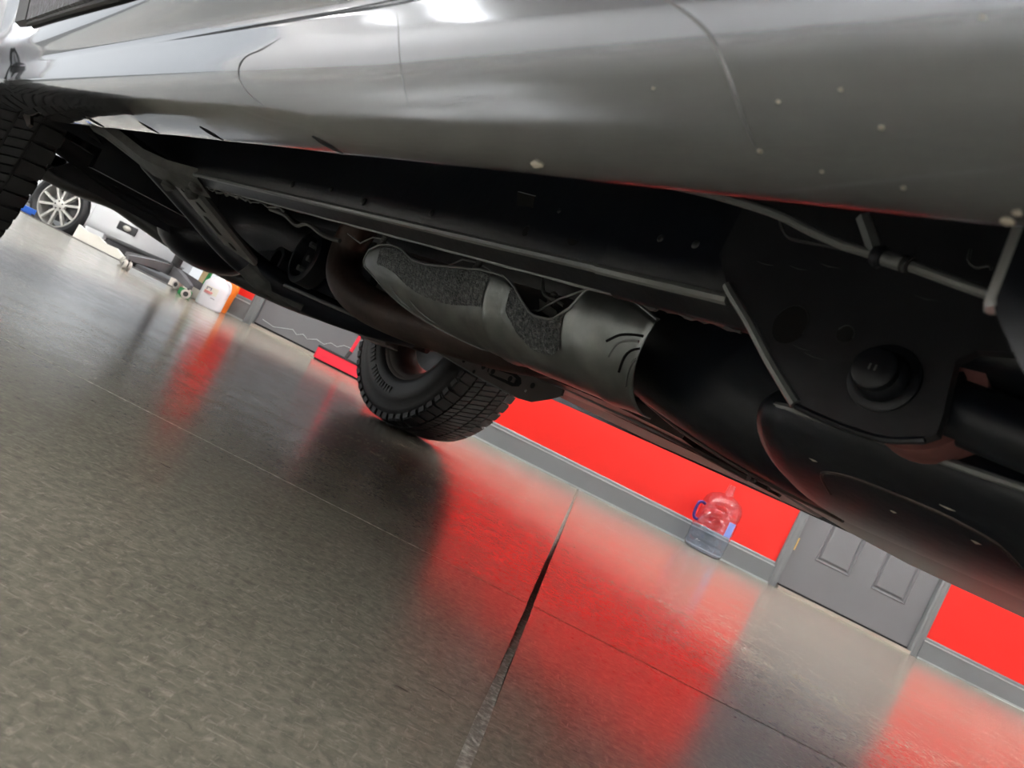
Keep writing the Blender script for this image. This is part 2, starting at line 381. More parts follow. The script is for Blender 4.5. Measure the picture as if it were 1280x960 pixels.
# black textured side moulding above the rocker, with its rubber bottom strip
rings = []
for i in range(30):
    s = -.44 + (1.55 + .44) * i / 29; zl = .474 + .016 * cl((s - .9) / .65); c0 = surf(s, zl + .01)
    rings.append([T(s, c0 + .004, zl), T(s, c0 - .007, zl + .003), T(s, surf(s, zl + .05) - .009, zl + .05), T(s, surf(s, zl + .09) - .007, zl + .09), T(s, surf(s, zl + .094) + .004, zl + .094)])
mo = MB().loft(rings).build('side_moulding', 'vinyl', truck)
MB().tube([T(s, surf(s, zl) - .004, zl - .001) for s, zl in [(-.44 + 1.99 * i / 29, .474 + .016 * cl((-.44 + 1.99 * i / 29 - .9) / .65)) for i in range(30)]], .0035, 8).build('rubber_strip', 'rubber', mo)
rings = []
for i in range(8):
    s = 1.56 + .14 * i / 7; zl = .490 + .006 * i / 7; c0 = surf(s, zl + .01)
    rings.append([T(s, c0 + .004, zl), T(s, c0 - .008, zl + .004), T(s, surf(s, zl + .05) - .010, zl + .05), T(s, surf(s, zl + .09) - .008, zl + .09), T(s, surf(s, zl + .094) + .004, zl + .094)])
MB().loft(rings).build('moulding_end_cap', 'blackp', truck)
MB().tube([T(1.708, surf(1.7, z) - .0006, z) for z in (.52, .55, .6, .7, .8, .95)], .0018, 6).build('door_gap', 'hole', truck)

def arch_panel(name, sc_, s_lo, s_hi, side, z_lo=.46):
    R = .50; pts = [(sc_ - R * math.cos(a), .40 + R * math.sin(a)) for a in [PI * i / 20 for i in range(21)]]
    out = [(s_lo, 1.06), (s_lo, .40)] + pts + ([(s_hi, z_lo), (s_hi, 1.0)])
    d0, d1 = (.035, .075) if side > 0 else (2 * C0 - .075, 2 * C0 - .035)
    o = MB().prism(out, sc, d0, d1).build(name, 'paint', truck, smooth=30)
    cf = .0 if side > 0 else 2 * C0 - .0
    rings = []
    for i in range(25):
        a = PI * i / 24; 
        rings.append([T(sc_ - (R + dr) * math.cos(a), cf + (1 if side > 0 else -1) * dc, .40 + (R + dr) * math.sin(a)) for dr, dc in ((-.03, .075), (-.03, .02), (-.015, .0), (.02, .0), (.05, .02), (.055, .05))])
    MB().loft(rings).build('wheel_arch_flare', 'paint', truck, smooth=50)
    rings = [[T(sc_ - (R - .03) * math.cos(a), c, .40 + (R - .03) * math.sin(a)) for c in ((.04, .36) if side > 0 else (2 * C0 - .36, 2 * C0 - .04))] for a in [PI * i / 24 for i in range(25)]]
    MB().loft(rings, closed=False).build('wheel_arch_liner', 'blackm', truck)
for sd in (1, -1):
    arch_panel('front_fender', 2.58, 2.05, 3.45, sd); arch_panel('rear_quarter_panel', -1.02, -2.0, -.485, sd, .40)
# thin splash lip hanging behind the near front tyre
MB().prism([(2.10, .383), (1.93, .358), (1.90, .364), (2.04, .402)], sc, .19, .196).build('splash_lip', 'rusty2', truck)
# upper body
tp = lambda m_, nm, mt, sm=35: m_.build(nm, mt, truck, smooth=sm)
def body_sec(s, zt, ins, zb=1.03): return [T(s, .10, zb), T(s, .10 + ins, zt), T(s, 2 * C0 - .10 - ins, zt), T(s, 2 * C0 - .10, zb)]
tp(MB().loft([body_sec(-.48, 1.07, .02), body_sec(-.4, 1.72, .16), body_sec(.2, 1.82, .18), body_sec(.95, 1.78, .18), body_sec(1.85, 1.10, .06), body_sec(3.35, 1.06, .10), body_sec(3.45, 1.0, .12, .98)]), 'cab_and_hood', 'paint')
for sd in (1, -1):
    q = lambda s, z: T(s, (.10 + .14 * (z - 1.03) / .7 - .006) if sd > 0 else 2 * C0 - (.10 + .14 * (z - 1.03) / .7 - .006), z)
    for poly in ([(-.3, 1.12), (-.28, 1.62), (.28, 1.68), (.3, 1.12)], [(.38, 1.12), (.36, 1.68), (.95, 1.66), (1.5, 1.12)]):
        m = MB(); m.bm.faces.new([m.bm.verts.new(q(*p)) for p in poly]); o = tp(m, 'side_window', 'glass', 0); so = o.modifiers.new('s', 'SOLIDIFY'); so.thickness = .006
tp(Tb(MB(), -2.0, -.49, .06, .12, .95, 1.05), 'bed_rail', 'vinyl'); tp(Tb(MB(), -2.0, -.49, 2 * C0 - .12, 2 * C0 - .06, .95, 1.05), 'bed_rail', 'vinyl')
tp(Tb(MB(), -2.04, -2.0, .06, 2 * C0 - .06, .55, 1.05), 'tailgate', 'paint'); tp(Tb(MB(), -2.0, -.5, .12, 2 * C0 - .12, .60, .64), 'bed_floor', 'blackm')
tp(Tb(MB(), 3.46, 3.62, .1, 2 * C0 - .1, .50, .72).bevel(.03), 'front_bumper', 'blackp'); tp(Tb(MB(), 3.42, 3.47, .2, 2 * C0 - .2, .72, 1.0), 'grille', 'blackp')
tp(Tb(MB(), -.5, 2.06, .225, 2 * C0 - .225, .56, .585), 'floor_pan', 'blackm')
tp(Tb(MB(), 2.06, 3.42, .36, 2 * C0 - .36, .60, .64), 'engine_bay_tray', 'blackm')

# frame rails: pressed box with a soft lower corner, a flange underneath
def rail(side):
    cc = (lambda c: c) if side > 0 else (lambda c: 2 * C0 - c)
    m = MB(); prof = [(.42, .53), (.42, .44), (.4215, .417), (.4265, .4125), (.434, .4105), (.446, .4045), (.452, .403), (.456, .405), (.457, .412), (.458, .53)]
    rings = []
    for s in (-1.95, -.6, .2, .449, .4495, .9, 1.6, 2.1, 2.6, 3.3):
        dz = (-.0012 if s < .4495 else 0) + (.07 * cl((s - 2.0) / .4)); dc = .0 if s > .4495 else -.0015
        rings.append([T(s, cc(c + dc), z + dz) for c, z in prof])
    m.loft(rings); r_ = tp(m, 'frame_rail', 'black', 50)
    m = MB()
    MB()
    tp_ = MB(); tp_.tube([T(s, cc(.4225 + (-.0015 if s < .45 else 0)), .4142 + (-.0012 if s < .45 else 0)) for s in (.32, .40, .449, .452, .8, 1.2, 1.58)], .0042, 8); tp_.build('rolled_corner', 'edge', r_)  # pale bead drawn along the rolled corner as its highlight
    tp_ = MB(); tp_.tube([T(s, cc(.449), .4040 + .0003 * math.sin(s * 60)) for s in [.42 + 1.15 * i / 60 for i in range(61)]], .0019, 6); tp_.build('weld_flange', 'edge', r_)  # second highlight line, drawn as a pale bead on the flange
    return r_
rl = rail(1); rl_far = rail(-1)
def disc(name, s, z, r, m_, c=.4195, d=.0012, parent=None, sy=1, n=20):
    m = MB(); m.prism([(s + r * math.cos(2 * PI * k / n), z + r * sy * math.sin(2 * PI * k / n)) for k in range(n)], sc, c - d, c + .003); return m.build(name, m_, parent, smooth=30)
def rimmed_hole(s, z, r, c, parent, sy=1.):
    o = disc('hole', s, z, r, 'hole', c, .0004, parent, sy)
    m = MB(); m.tube([T(s + r * math.cos(2 * PI * k / 20), c - .0004, z + r * sy * math.sin(2 * PI * k / 20)) for k in range(1, 12)], .00045, 5); m.build('hole_edge', 'dimedge', parent)
MB().prism([(.594, .468), (.566, .466), (.562, .455), (.586, .455)], sc, .4185, .44).build('hole', 'hole', rl, smooth=0)
MB().tube([T(.594, .419, .4685), T(.566, .419, .4665)], .0006, 5).build('hole_edge', 'edge', rl)
rimmed_hole(.491, .437, .0085, .4195, rl, 1.15); rimmed_hole(.556, .432, .004, .4195, rl, 1.3)
for s, z, r in ((.525, .456, .003), (.366, .447, .0042), (.400, .447, .004), (1.109, .432, .006), (.877, .428, .006), (.720, .431, .005), (.98, .436, .005)):
    m = MB(); m.lathe([(.001, r * .8), (-.001, r * .8), (-.002, r * .5), (-.002, .0003)], lambda a, u, v: T(s + u, .4195 + a, z + v), 12); m.build('rail_clip', 'dimedge', rl)

# rear spring hanger plate on the near rail
hp = MB().prism([(.335, .50), (.3365, .44), (.318, .419), (.296, .404), (.269, .382), (.246, .364), (.2345, .3575), (.218, .3555), (.202, .3545), (.189, .355), (.176, .3565), (.165, .360), (.158, .366), (.159, .377), (.163, .395), (.165, .406), (.158, .414), (.10, .425), (.10, .50)], sc, .411, .4195).build('spring_hanger', 'hanger', truck, smooth=30)
MB().tube(spline([T(.3185, .4112, .4195), T(.309, .411, .412), T(.29, .411, .3985), T(.262, .411, .3765), T(.2355, .411, .3575)], 4), .0034, 8).build('hanger_edge', 'edge', hp)  # pale bead painted as the highlight on the front edge of the hanger
MB().tube(spline([T(.2355, .412, .3570), T(.218, .412, .355), T(.195, .412, .354), T(.178, .412, .3555), T(.162, .412, .3615)], 4), .0022, 8).build('hanger_lip', 'black', hp)
rimmed_hole(.262, .4035, .0112, .411, hp, 1.15); rimmed_hole(.2265, .406, .0052, .411, hp)
m = MB(); m.lathe([(.002, .0195), (-.002, .0195), (-.003, .018), (-.003, .0145), (-.006, .0145), (-.0125, .0128), (-.0145, .011), (-.0145, .0003)], lambda a, u, v: T(.1945 + u, .411 + a, .3865 + v), 28); bo = m.build('hanger_bolt', 'black', hp)
m = MB(); m.lathe([(.005, .0125), (.0, .0125), (-.0035, .0118), (-.0045, .0105), (-.0045, .0003)], lambda a, u, v: T(.1945 + u, .3975 + a, .3865 + v), 24); m.build('bolt_head', 'black', hp)
for ds in (-.0016, .0016):
    MB().prism([(.1945 + ds - .0005, .3848), (.1945 + ds + .0005, .3848), (.1945 + ds + .0005, .388), (.1945 + ds - .0005, .388)], sc, .3925, .3932).build('head_mark', 'edge', hp, smooth=0)
for s, z, a in ((.305, .440, 1), (.281, .441, 0), (.262, .446, 0), (.20, .437, 1), (.255, .392, 0), (.245, .389, 0)):
    MB().tube([T(s, .411, z), T(s - .006, .4108, z - .0012), T(s - .013, .411, z - .001)], [.0002, .0006, .0002], 5).build('scuff', 'dimedge', hp)
# spring eye with its bushing, the tube leading back from it
m = MB(); m.lathe([(.432, .033), (.432, .002), (.50, .002), (.50, .033)], lambda a, u, v: T(.183 + u, a, .3895 + v), 36, True); tp(m, 'spring_eye', 'pink')
m = MB(); m.tube([T(.181, .4385, .3885), T(.125, .440, .384), T(.0, .445, .391), T(-.55, .46, .43)], .0178, 20); tu = tp(m, 'spring_tube', 'black')
m = MB(); m.lathe([(0, .0195), (.004, .021), (.006, .0195), (.013, .021), (.016, .0182)], lambda a, u, v: T(.180 - a, .4405 + u, .3885 + v), 20); m.build('tube_collar', 'black', tu)
# brake line with union between rail and rocker
bl = tp(MB().tube(spline([T(.40, .37, .468), T(.32, .345, .452), T(.252, .33, .4372), T(.222, .33, .429), T(.203, .33, .4243), T(.197, .33, .4235), T(.170, .33, .4195), T(.126, .33, .4115), T(.03, .33, .398), T(-.2, .35, .43)], 6), .0026, 10), 'brake_line', 'edge')
MB().tube([T(.200, .33, .44), T(.185, .33, .4217)], .0036, 6).build('pipe_nut', 'edge', bl)
MB().tube([T(.1865, .33, .4219), T(.183, .33, .4214), T(.1815, .33, .4211)], [.0044, .0058, .0044], 12).build('pipe_union', 'black', bl)
MB().tube([T(.181, .33, .421), T(.170, .33, .4193)], .0036, 10).build('pipe_nut', 'edge', bl)
for s in (.1715, .1688): MB().tube([T(s, .33, .4197), T(s - .0012, .33, .4195)], .0040, 12).build('sealing_ring', 'rubber', bl)
MB().tube(spline([T(.248, .335, .436), T(.24, .338, .428), T(.225, .338, .4265), T(.205, .335, .4245)], 5), .0009, 6).build('clip_wire', 'dimedge', bl)
MB().tube(spline([T(.178, .40, .463), T(.1765, .40, .457), T(.171, .40, .4535), T(.166, .40, .4555), T(.164, .40, .4535)], 4), .0009, 6).build('clip_wire', 'dimedge', bl)
# bent steel tab under the rocker close to the camera
m = MB(); m.prism([(.0945, .40), (.0925, .3735), (.0905, .3695), (.079, .3560), (.068, .345), (-.03, .34), (-.06, .40)], sc, .2355, .2415); tb = tp(m, 'jacking_tab', 'blackm', 0)
MB().tube([T(.0945, .2385, .40), T(.0925, .2385, .3735), T(.0915, .2385, .3712)], .0033, 8).build('worn_edge', 'steel', tb)

# exhaust: curved pipe, heat shield, oval muffler
tp(MB().tube(spline([T(1.42, .70, .50), T(1.46, .715, .43), T(1.43, .72, .372), T(1.335, .73, .342), T(1.19, .74, .339), T(1.05, .755, .350), T(.94, .77, .362), T(.84, .79, .385), T(.74, .80, .43)], 8), .0355, 24), 'exhaust_pipe', 'rust')
top = [(.46, .418), (.482, .419), (.52, .431), (.56, .436), (.587, .434), (.60, .405), (.622, .388), (.655, .386), (.675, .395), (.70, .410), (.725, .419), (.779, .419), (.847, .411), (.90, .405), (.934, .406), (.97, .416), (1.005, .418), (1.04, .414), (1.073, .402), (1.12, .38)]
def shield_pt(s, v, off=0):
    zt = lerp(top, s); tap = cl((s - .93) / .17); R = .080 - .020 * tap ** 2; zc = .416 - .002 * tap; ccn = .630 - .010 * tap
    for rs, rw, ra in ((.80, .009, -.0025), (.745, .010, .0028), (.715, .006, -.002), (.56, .012, .0015)): R += ra * math.exp(-((s - rs) / rw) ** 2)
    R += off
    if zt > zc:
        hgt = zt - zc; L = R * 1.75; d = v * (hgt + L)
        if d < hgt: return T(s, ccn - R, zt - d)
        a = (d - hgt) / R
    else:
        a0 = math.asin(cl((zc - zt) / R, 0, .99)); a = a0 + v * (1.75 - a0)
    return T(s, ccn - R * math.cos(a), zc - R * math.sin(a))
def s_edge(v, t):                                                    # the front end is cut slantwise, the rear end square
    s1 = lerp([(0, 1.073), (.1, 1.088), (.22, 1.086), (.36, 1.055), (.5, 1.015), (.6, .975), (.7, .925), (.85, .86), (1, .80)], v)
    return .482 + .03 * v + (s1 - .482 - .03 * v) * t
m = MB(); NV, NS = 22, 70
g_ = [[m.bm.verts.new(shield_pt(s_edge(j / NV, i / NS), j / NV)) for j in range(NV + 1)] for i in range(NS + 1)]
for i in range(NS):
    for j in range(NV): m.bm.faces.new([g_[i][j], g_[i + 1][j], g_[i + 1][j + 1], g_[i][j + 1]])
hs = tp(m, 'heat_shield', 'shield', 60); so = hs.modifiers.new('s', 'SOLIDIFY'); so.thickness = .0015
# hammered patches of the shield, a hair proud of it
def patch(sa, sb, va, vb):
    m = MB(); A, B = 26, 12
    G = [[m.bm.verts.new(shield_pt(sa + (sb - sa) * i / A, va(i / A) + (vb(i / A) - va(i / A)) * j / B, .0012)) for j in range(B + 1)] for i in range(A + 1)]
    for i in range(A):
        for j in range(B): m.bm.faces.new([G[i][j], G[i + 1][j], G[i + 1][j + 1], G[i][j + 1]])
    m.build('hammered_patch', 'hammered', hs, smooth=60)
patch(.75, 1.03, lambda t: .02, lambda t: .30 + .06 * math.sin(t * 5))
patch(.605, .705, lambda t: .02, lambda t: .34 - .12 * t + .1 * math.sin(t * 3))
for s, va, vb, r in ((.985, .42, .60, .0014), (.935, .44, .66, .0012)):
    MB().tube([shield_pt(s - .045 * (j / 12) ** 1.6, va + (vb - va) * j / 12, .0004) for j in range(13)], [r * (.3 + .7 * math.sin(PI * j / 12)) for j in range(13)], 6).build('pressed_bead', 'edge', hs)
# rolled upper edge, bracket wire and bolts
MB().tube([shield_pt(.482 + .590 * i / 60, 0, .0005) for i in range(61)], .0016, 6).build('rolled_edge', 'edge', hs)
MB().tube([shield_pt(s_edge(j / 24, 1), j / 24) for j in range(25)], .0014, 6).build('rolled_edge', 'edge', hs)
fw = [(1.201, .423), (1.145, .413), (1.116, .428), (1.085, .430), (1.055, .425), (1.009, .417), (.979, .415), (.93, .413), (.887, .417), (.860, .432), (.832, .433), (.80, .430), (.76, .42), (.710, .388), (.672, .397), (.650, .417), (.615, .437), (.578, .437), (.54, .43), (.502, .426)]
MB().tube([T(s, .575, z) for s, z in fw], .0013, 6).build('shield_flange', 'edge', hs)
for s, z, c in ((1.055, .424, .562), (.803, .430, .562), (.607, .444, .560), (.672, .416, .585)):
    m = MB(); m.lathe([(.0, .0055), (.004, .0055), (.004, .0042)] + [(.006 + .002 * q + (.001 if q % 2 else 0), .0042 + (.0008 if q % 2 else 0)) for q in range(6)] + [(.02, .003)], lambda a, u, v: T(s + u, c + v, z - .010 + a), 12); m.build('shield_bolt', 'dusty', hs)
MB().tube(spline([T(.70, .58, .44), T(.68, .578, .4185), T(.655, .578, .415), T(.64, .578, .412)], 4), .0022, 6).build('bolt_strap', 'dusty', hs)
MB().prism([(.685, .412), (.648, .404), (.640, .398), (.648, .394), (.675, .399)], sc, .578, .588).build('bolt_bracket', 'dusty', hs)
# crumpled rear corner
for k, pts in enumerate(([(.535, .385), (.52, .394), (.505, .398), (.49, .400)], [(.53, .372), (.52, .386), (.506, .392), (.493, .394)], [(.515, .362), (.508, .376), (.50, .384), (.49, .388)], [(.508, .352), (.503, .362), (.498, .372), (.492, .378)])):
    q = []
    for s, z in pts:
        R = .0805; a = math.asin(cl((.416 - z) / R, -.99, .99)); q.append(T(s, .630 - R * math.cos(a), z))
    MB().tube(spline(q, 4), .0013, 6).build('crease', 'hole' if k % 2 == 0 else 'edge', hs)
# fuel tank behind the shield
def rbox(s0, s1, c0, c1, z0, z1, r, seg=5):
    m = Tb(MB(), s0, s1, c0, c1, z0, z1); return m.bevel(r, seg)
rings = []
for s, zb, k in ((.672, .43, .05), (.668, .405, .06), (.65, .385, .07), (.62, .371, .075), (.57, .357, .075), (.52, .347, .075), (.46, .337, .07), (.40, .330, .06), (.33, .325, .055), (.2, .324, .05), (-.4, .324, .05), (-.45, .36, .05)):
    ring = []
    for c0, z0, a0 in ((.62 + k, zb + k, PI), (1.0 - k, zb + k, 1.5 * PI)):
        ring += [T(s, c0 + k * math.cos(a0 + PI / 2 * i / 6), z0 + k * math.sin(a0 + PI / 2 * i / 6)) for i in range(7)]
    rings.append(ring + [T(s, 1.0, .54), T(s, .62, .54)])
tp(MB().loft(rings), 'fuel_tank', 'black', 60)
MB().tube(spline([T(.60, .72, .3645), T(.52, .70, .346), T(.46, .69, .3365), T(.40, .685, .3295), T(.30, .68, .3245)], 6), .003, 8).build('tank_seam', 'rusty2', truck)
# oval muffler with flange seam and pressed lid outline
rings = []
for s, k in ((.312, .35), (.310, .62), (.302, .82), (.288, .94), (.268, 1), (.2, 1), (.0, 1), (-.35, 1), (-.38, .8), (-.385, .4)):
    rings.append([T(s, .60 + .142 * k * math.cos(2 * PI * i / 40), .362 + .043 * k * math.sin(2 * PI * i / 40)) for i in range(40)])
mu = tp(MB().loft(rings), 'muffler', 'black', 60)
MB().tube(spline([T(.310, .535, .364), T(.296, .485, .363), T(.275, .463, .363), T(.25, .458, .3625), T(.2, .457, .3625), T(.05, .457, .3625)], 6), .0026, 8).build('muffler_seam', 'edge', mu)
MB().tube(spline([T(.245, .520, .3270), T(.243, .492, .3345), T(.222, .483, .3380), T(.19, .482, .3382), T(.160, .484, .3375), T(.135, .492, .3342), T(.125, .51, .3292)], 6), .0014, 8).build('lid_outline', 'rusty2', mu)
for s, c, z, l in ((.25, .480, .3395, .008), (.20, .505, .3305, .006), (.165, .476, .3412, .01), (.15, .50, .3315, .006)):
    MB().tube([T(s, c, z), T(s - l * .5, c, z - .0005), T(s - l, c + .001, z)], [.0002, .0007, .0002], 5).build('scuff', 'dirt', mu)

# transmission crossmember, shields and skid edges in the middle of the truck
tm = tp(Tb(MB(), -.4, 2.4, .80, 1.30, .47, .56).bevel(.03), 'transmission_tunnel', 'blackm')
tp(MB().tube([T(.3, .98, .45), T(.9, .98, .43), T(1.5, .98, .43)], .04, 18), 'drive_shaft', 'blackm')
rings = []
for s, w_, z0 in ((1.45, .07, .40), (1.55, .12, .37), (1.85, .14, .355), (2.15, .20, .34), (2.35, .26, .32), (2.45, .26, .32)):
    rings.append([T(s, .98 + w_ * math.cos(a), .47 + (.47 - z0) * math.sin(a)) for a in (2 * PI * i / 20 for i in range(20))])
tp(MB().loft(rings), 'gearbox', 'blackm', 50)
xb = MB().prism([(1.42, .340), (1.363, .335), (1.314, .349), (1.134, .357), (.958, .358), (.955, .343), (.981, .328), (1.020, .310), (1.058, .3055), (1.110, .307), (1.223, .312), (1.336, .319), (1.42, .325)], sc, .950, .955).build('crossmember_plate', 'brownplate', truck, smooth=20)
MB().prism([(1.168, .338), (1.158, .346), (1.088, .346), (1.070, .342), (1.062, .333), (1.065, .326), (1.082, .321), (1.153, .322), (1.168, .328)], sc, .9492, .9505).build('slot', 'hole', xb, smooth=0)
MB().prism([(1.163, .336), (1.095, .340), (1.078, .337), (1.080, .328), (1.160, .326)], sc, .9470, .9493).build('slot_tongue', 'brownplate', xb, smooth=0)
for s, z, r in ((1.184, .333, .006), (1.205, .316, .004), (1.148, .3315, .0055), (1.093, .3325, .0055), (1.032, .338, .0055), (1.25, .327, .004)):
    disc('hole', s, z, r, 'hole', .9467 if 1.07 < s < 1.165 else .9497, .0005, xb)
MB().tube([T(1.042, .9495, .324), T(1.040, .9492, .3235)], .0028, 8).build('bolt_end', 'steel', xb)
MB().tube([T(1.42, .949, .341), T(1.30, .944, .3495), T(1.10, .936, .3575), T(.92, .932, .355), T(.75, .93, .350), T(.60, .93, .3455)], .0028, 8).build('edge_flange', 'edge', xb)
MB().tube([T(1.42, .951, .324), T(1.32, .951, .3185), T(1.18, .951, .3098), T(1.08, .951, .306)], .0018, 6).build('edge_flange', 'edge', xb)
# folded shield strip under the heat shield that catches the red of the wall
rings = []
for s, ca, cb, za, zb in ((1.40, .97, 1.12, .353, .358), (1.1, .92, 1.12, .354, .358), (.9, .88, 1.08, .356, .356), (.75, .86, 1.04, .3545, .352), (.62, .86, .98, .348, .3465)):
    rings.append([T(s, ca, za), T(s, (ca + cb) / 2, (za + zb) / 2 - .003), T(s, cb, zb), T(s, cb, zb + .02), T(s, ca, za + .02)])
tp(MB().loft(rings), 'floor_shield', 'rusty2', 30)
sk = tp(MB().loft([[T(s, c0, z0), T(s, c1, z1), T(s, c1, z1 + .03), T(s, c0, z0 + .03)] for s, c0, c1, z0, z1 in ((1.30, 1.0, 1.3, .362, .36), (1.0, .95, 1.3, .362, .352), (.74, .93, 1.25, .354, .350), (.52, .92, 1.1, .343, .340), (.50, .92, 1.1, .352, .352))]), 'skid_plate', 'blackm', 20)
for c in (.955, .995, 1.03): MB().tube([T(1.25, c + .03, .360), T(.95, c + .01, .358), T(.70, c, .3515), T(.54, c - .02, .3415)], .0035, 6).build('skid_rib', 'rusty2', sk)
MB().tube([T(1.0, .90, .37), T(.8, .905, .362), T(.60, .90, .345), T(.53, .90, .340)], .006, 8).build('skid_edge', 'rusty2', sk)

# round housing with bolts, left of the pipe
m = MB(); m.lathe([(.03, .070), (-.012, .070), (-.016, .064), (-.016, .056), (.01, .052), (.01, .002)], lambda a, u, v: T(1.80 + u * 1.0, .80 + a, .392 + v), 28); bh = tp(m, 'bell_cover', 'blackm')
for k, (u, v) in enumerate(((.02, .035), (-.025, .03), (-.03, -.02), (.025, -.03), (.0, .0))):
    m = MB(); m.lathe([(.012, .008), (-.004, .008), (-.004, .0005)], lambda a, p, q: T(1.80 + u + p, .80 + a, .392 + v + q), 6); m.build('cover_bolt', 'edge', bh)
m = MB(); m.lathe([(.03, .038), (-.01, .038), (-.01, .028), (.01, .026), (.01, .001)], lambda a, u, v: T(1.955 + u, .80 + a, .357 + v), 20); tp(m, 'starter_housing', 'blackm')
tp(Tb(MB(), 1.55, 2.3, .84, .86, .33, .50), 'side_plate', 'blackm')

# slotted gusset arm and body-mount bracket at the front of the near rail
def beam(name, p0, p1, w, t, mt, up=(0, 0, 1)):
    p0, p1 = Vector(p0), Vector(p1); d = (p1 - p0).normalized(); sd = d.cross(Vector(up)).normalized(); u = sd.cross(d)
    m = MB(); m.loft([[p + sd * (w / 2) * a + u * t * b_ for a, b_ in ((-1, 0), (-1, .5), (-.8, 1), (.8, 1), (1, .5), (1, 0), (.85, -.1), (-.85, -.1))] for p in (p0, p1)])
    o = tp(m, name, mt, 30); return o, p0, d, sd, u
o, p0, d, sd, u = beam('gusset_arm', T(1.78, .45, .402), T(1.93, .71, .318), .075, .02, 'gusset')
L_ = (T(1.93, .71, .318) - T(1.78, .45, .402)).length
for t0, t1, off, w in ((.22, .34, .01, .012), (.42, .66, -.008, .016), (.74, .84, .004, .014), (.1, .15, -.01, .01)):
    m = MB(); pts = [p0 + d * (L_ * t) + sd * (off + w / 2 * q) - u * .0024 for t, q in ((t0, -.6), (t0 + .03, -1), (t1 - .03, -1), (t1, -.6), (t1, .6), (t1 - .03, 1), (t0 + .03, 1), (t0, .6))]
    m.bm.faces.new([m.bm.verts.new(p) for p in pts]); x = m.build('slot', 'hole', o, smooth=0); x.modifiers.new('s', 'SOLIDIFY').thickness = .0012
tp(MB().tube(spline([T(1.93, .72, .312), T(1.91, .80, .285), T(1.88, .88, .28)], 5), [.03] * 5 + [.02] * 6, 10), 'gusset_foot', 'dusty')
rings = []
for s, c, z, w in ((2.16, .30, .436, .02), (2.02, .32, .428, .022), (1.86, .355, .406, .025), (1.76, .385, .390, .03), (1.68, .42, .388, .035), (1.60, .46, .396, .04)):
    rings.append([T(s, c, z), T(s - .01, c + .012, z - .006), T(s - .03, c - w * .8, z + .012), T(s - .03, c - w, z + .03), T(s, c, z + .04)])
bmn = tp(MB().loft(rings), 'body_mount_bracket', 'dusty', 30)
m = MB(); m.prism([(2.03, .44), (1.90, .405), (1.88, .398), (1.97, .408)], lambda a, b_, d_: T(a, .30 + (2.03 - a) * .28 + d_, b_), -.03, -.025); m.build('slot', 'hole', bmn, smooth=0)
for s, c, z in ((1.70, .42, .382), (1.64, .45, .386), (1.60, .44, .400)):
    m = MB(); m.lathe([(0, .014), (-.008, .014), (-.012, .009), (-.016, .002)], lambda a, u_, v_: T(s + u_, c + v_, z + a), 12); m.build('mount_bolt', 'dusty', bmn)
# crumpled lower weld flange along the rail ahead of the shield
pts = [T(1.56 - .38 * i / 26, .452 + random.uniform(-.003, .003), .4005 + random.uniform(-.003, .003)) for i in range(27)]
MB().tube(pts, [random.uniform(.001, .004) for _ in pts], 6).build('weld_seam', 'dusty', rl)
pts = [T(.415 - .095 * i / 16, .452 + random.uniform(-.002, .002), .4032 + random.uniform(-.0015, .0015)) for i in range(17)]
MB().tube(pts, [random.uniform(.0006, .0028) for _ in pts], 6).build('weld_seam', 'dusty', rl)
tp(MB().tube(spline([T(1.36, .50, .408), T(1.30, .505, .406), T(1.25, .51, .396), T(1.21, .51, .404), T(1.16, .52, .395), T(1.12, .53, .397)], 4), .0035, 6), 'shield_hanger', 'dusty')
# curved crossmember from the gusset to the far side
tp(MB().tube(spline([T(2.10, .46, .44), T(2.02, .56, .39), T(1.95, .70, .325), T(1.90, .86, .30), T(1.86, 1.02, .312), T(1.82, 1.2, .35), T(1.85, 1.5, .43)], 6), .036, 16), 'curved_crossmember', 'black')
MB().tube(spline([T(1.86, .80, .308), T(1.75, .95, .318), T(1.66, 1.08, .334), T(1.60, 1.18, .352)], 6), .005, 8).build('lower_pipe', 'edge', truck)
tp(MB().tube(spline([T(2.2, 1.0, .30), T(1.95, 1.12, .315), T(1.78, 1.22, .335)], 6), .02, 12), 'transfer_pipe', 'rust')

# front axle, differential, control arms, skid bar
ax = tp(MB().tube([T(2.62, .30, .42), T(2.64, .55, .38), T(2.66, 1.03, .37), T(2.64, 1.5, .39), T(2.60, 1.76, .44)], .055, 18), 'front_axle', 'blackm')
m = MB(); bmesh.ops.create_uvsphere(m.bm, u_segments=20, v_segments=12, radius=1, matrix=Matrix.Translation(T(2.72, .86, .335)) @ Matrix.Diagonal((.15, .17, .10, 1))); m.build('differential', 'black', truck)
tp(MB().tube(spline([T(2.98, .36, .30), T(3.02, .5, .300), T(3.04, .62, .315), T(3.02, .72, .300), T(2.98, .9, .275), T(2.96, 1.2, .268), T(2.95, 1.45, .285), T(2.95, 1.55, .32)], 6), .03, 14), 'stabilizer_bar', 'edge')
tp(MB().loft([[T(3.15 - .5 * t, .45 - .1 * t, .37 - .065 * t), T(3.15 - .5 * t, 1.61 + .05 * t, .37 - .085 * t), T(3.15 - .5 * t, 1.61, .42), T(3.15 - .5 * t, .45, .42)] for t in (0, .5, 1)]), 'front_skid_plate', 'blackm')
MB().prism([(2.84, .293), (2.805, .312), (2.644, .317), (2.471, .319), (2.438, .288), (2.60, .275), (2.742, .277)], sc, 1.50, 1.56).bevel(.004, 1).build('lower_control_arm', 'brownplate', truck, smooth=30)
m = MB(); m.lathe([(0, .022), (.03, .024), (.035, .012), (.05, .012)], lambda a, u, v: T(2.66 + u, 1.53 + v, .316 + a), 12); tp(m, 'ball_joint', 'dusty')
